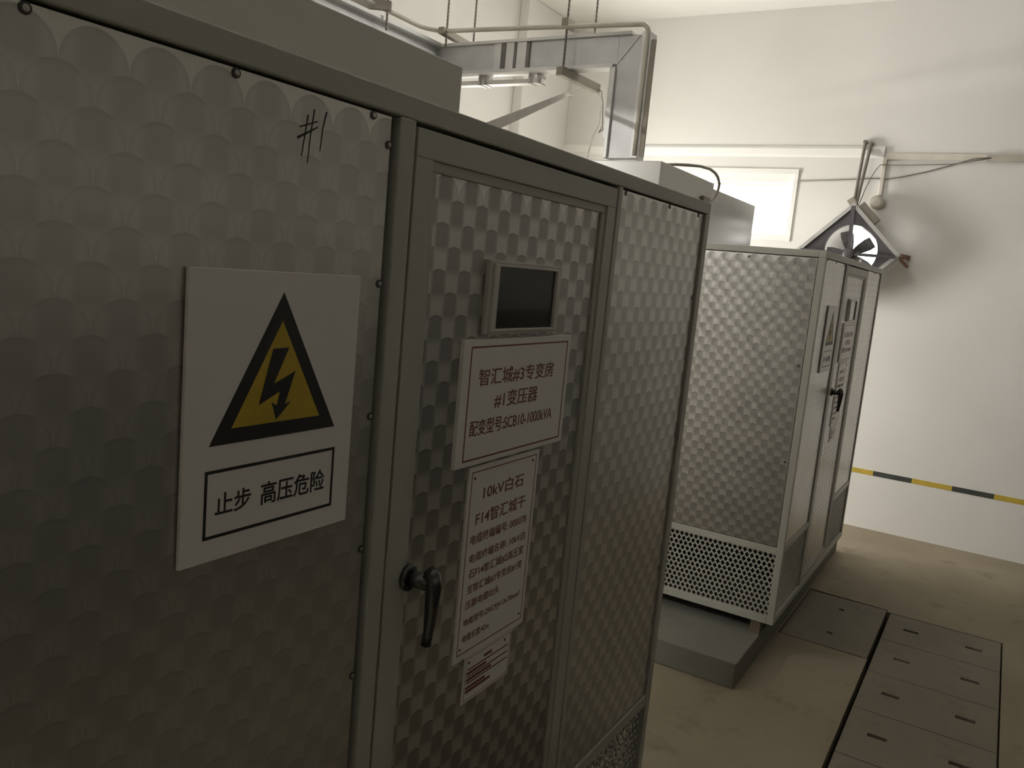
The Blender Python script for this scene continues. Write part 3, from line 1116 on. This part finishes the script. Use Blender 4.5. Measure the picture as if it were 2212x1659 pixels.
for k in range(5):
    a = math.radians(145 - 72 * k)
    dv = Vector((0, math.cos(a), math.sin(a)))
    tv = Vector((0, -math.sin(a), math.cos(a)))
    bl = MB()
    ring = []
    for r, wd, tw in ((0.038, 0.045, 0.028), (0.09, 0.075, 0.024), (0.15, 0.095, 0.018), (0.192, 0.090, 0.012)):
        c = Vector((FX + 0.075, cy, cz)) + dv * r
        ring.append([c - tv * wd / 2 + Vector((-tw, 0, 0)), c + tv * wd / 2 + Vector((tw, 0, 0))])
    vv, ff = [], []
    for p, q in ring:
        vv += [p, q, q + Vector((0.004, 0, 0)), p + Vector((0.004, 0, 0))]
    for i in range(3):
        for s in range(4):
            ff.append((i * 4 + s, i * 4 + (s + 1) % 4, i * 4 + 4 + (s + 1) % 4, i * 4 + 4 + s))
    ff += [(3, 2, 1, 0), (12, 13, 14, 15)]
    bl.add(vv, ff)
    bl.build('blade', M['blade'], fan, FC)
sb = MB()
sb.bar((FX - 0.008, cy + 0.02, cz), (FX - 0.008, FC.y - 0.37, cz - 0.004), 0.012, 0.024)
sb.bar((FX - 0.008, cy, cz), (FX - 0.008, FC.y + 0.002, FC.z + HD - 0.03), 0.012, 0.030, (0, 1, 0))
sb.bar((FX - 0.008, cy, cz), (FX - 0.008, cy + 0.02, FC.z - HD + 0.04), 0.012, 0.030, (0, 1, 0))
sb.bar((FX - 0.008, cy, cz), (FX - 0.008, FC.y + 0.37, cz + 0.01), 0.012, 0.024)
sb.build('support_bar', M['fan'], fan, FC)
for off in (-0.018, 0.022):
    st = MB()
    st.tube([(7.47, 1.232 + off * 1.2, 3.225 + off * 0.2), (FX + 0.05, FC.y + off * 0.5, FC.z + HD - 0.01)], 0.0125, 8)
    st.tube([(7.5, 1.232 + off * 1.2, 3.225 + off * 0.2), (7.462, 1.232 + off * 1.2, 3.225 + off * 0.2)], 0.018, 8)
    st.build('stay_rod', M['rod'], fan, FC)
for ya, za, yb, zb in ((1.20, 2.700, 1.06, 2.560), (1.285, 2.698, 1.235, 2.735)):
    ms = MB()
    ms.bar((FX + 0.06, ya, za), (FX + 0.06, yb, zb), 0.08, 0.050, (1, 0, 0))
    ms.build('terminal_clamp', M['bracket'], fan, FC, 0.004)
an = MB()
an.bar((7.40, 0.845, 2.315), (7.5, 0.80, 2.31), 0.03, 0.035)
an.bar((7.40, 0.85, 2.29), (7.47, 0.795, 2.235), 0.02, 0.02)
an.build('anchor_iron', M['rust'], fan, FC)

# ------------------------------------------------------------------ things on the end wall
tk = thing('wall_trunking', (XE, -0.5, 3.11), 'flat grey cable trunking along the end wall, upper right', 'trunking')
TR = Vector((XE, -0.5, 3.11))
mb = MB()
mb.box(XE - 0.035, XE, -1.34, 0.36, 3.085, 3.135)
mb.build('trunking_cover', M['trunk'], tk, TR, 0.003)
mb = MB()
mb.box(XE - 0.016, XE, 0.36, 1.075, 3.092, 3.142)
mb.build('trunking_back', M['trunkpale'], tk, TR, 0.002)
cp = MB()
cp.box(XE - 0.018, XE, 1.072, 1.104, 2.80, 3.105)
tag(cp.build('wall_conduit', M['trunkpale'], None, (XE, 1.09, 2.95), 0.006), 'short pale upright conduit above the exhaust fan', 'conduit')
jb = thing('junction_box', (XE, 1.10, 2.742), 'round pale junction box on the wall at the fan top', 'box')
JR = Vector((XE, 1.10, 2.742))
mb = MB()
mb.tube([(XE, 1.10, 2.742), (XE - 0.045, 1.10, 2.742), (XE - 0.055, 1.10, 2.742)], [0.060, 0.058, 0.048], 24)
mb.build('box_body', M['trunk'], jb, JR)
mb = MB()
mb.tube([(XE - 0.054, 1.10, 2.742), (XE - 0.062, 1.10, 2.742)], [0.040, 0.036], 20)
mb.build('lid', M['trunkpale'], jb, JR)


def wall_cable(pts, r, label):
    q = MB()
    q.tube(pts, r, 6)
    o = q.build('wall_cable', M['cable'], None, pts[0], 0, True)
    return tag(o, label, 'cable', 'thin cables on the end wall')


wall_cable([(7.462, 0.33, 3.112), (7.475, 0.45, 3.105), (7.488, 0.58, 3.060), (7.49, 0.771, 3.000), (7.49, 0.95, 2.955), (7.49, 1.03, 2.940), (7.49, 1.18, 2.936), (7.49, 1.45, 2.918), (7.49, 1.766, 2.90)], 0.0045,
           'thin cable sagging from the trunking to the window corner')
wall_cable([(7.462, 0.35, 3.105), (7.478, 0.45, 3.088), (7.49, 0.60, 3.062), (7.476, 0.914, 3.048), (7.474, 1.117, 3.047), (7.478, 1.150, 3.00), (7.46, 1.175, 2.93), (7.42, 1.20, 2.83), (7.34, 1.212, 2.715)], 0.0040,
           'thin cable dropping from the trunking down to the exhaust fan')
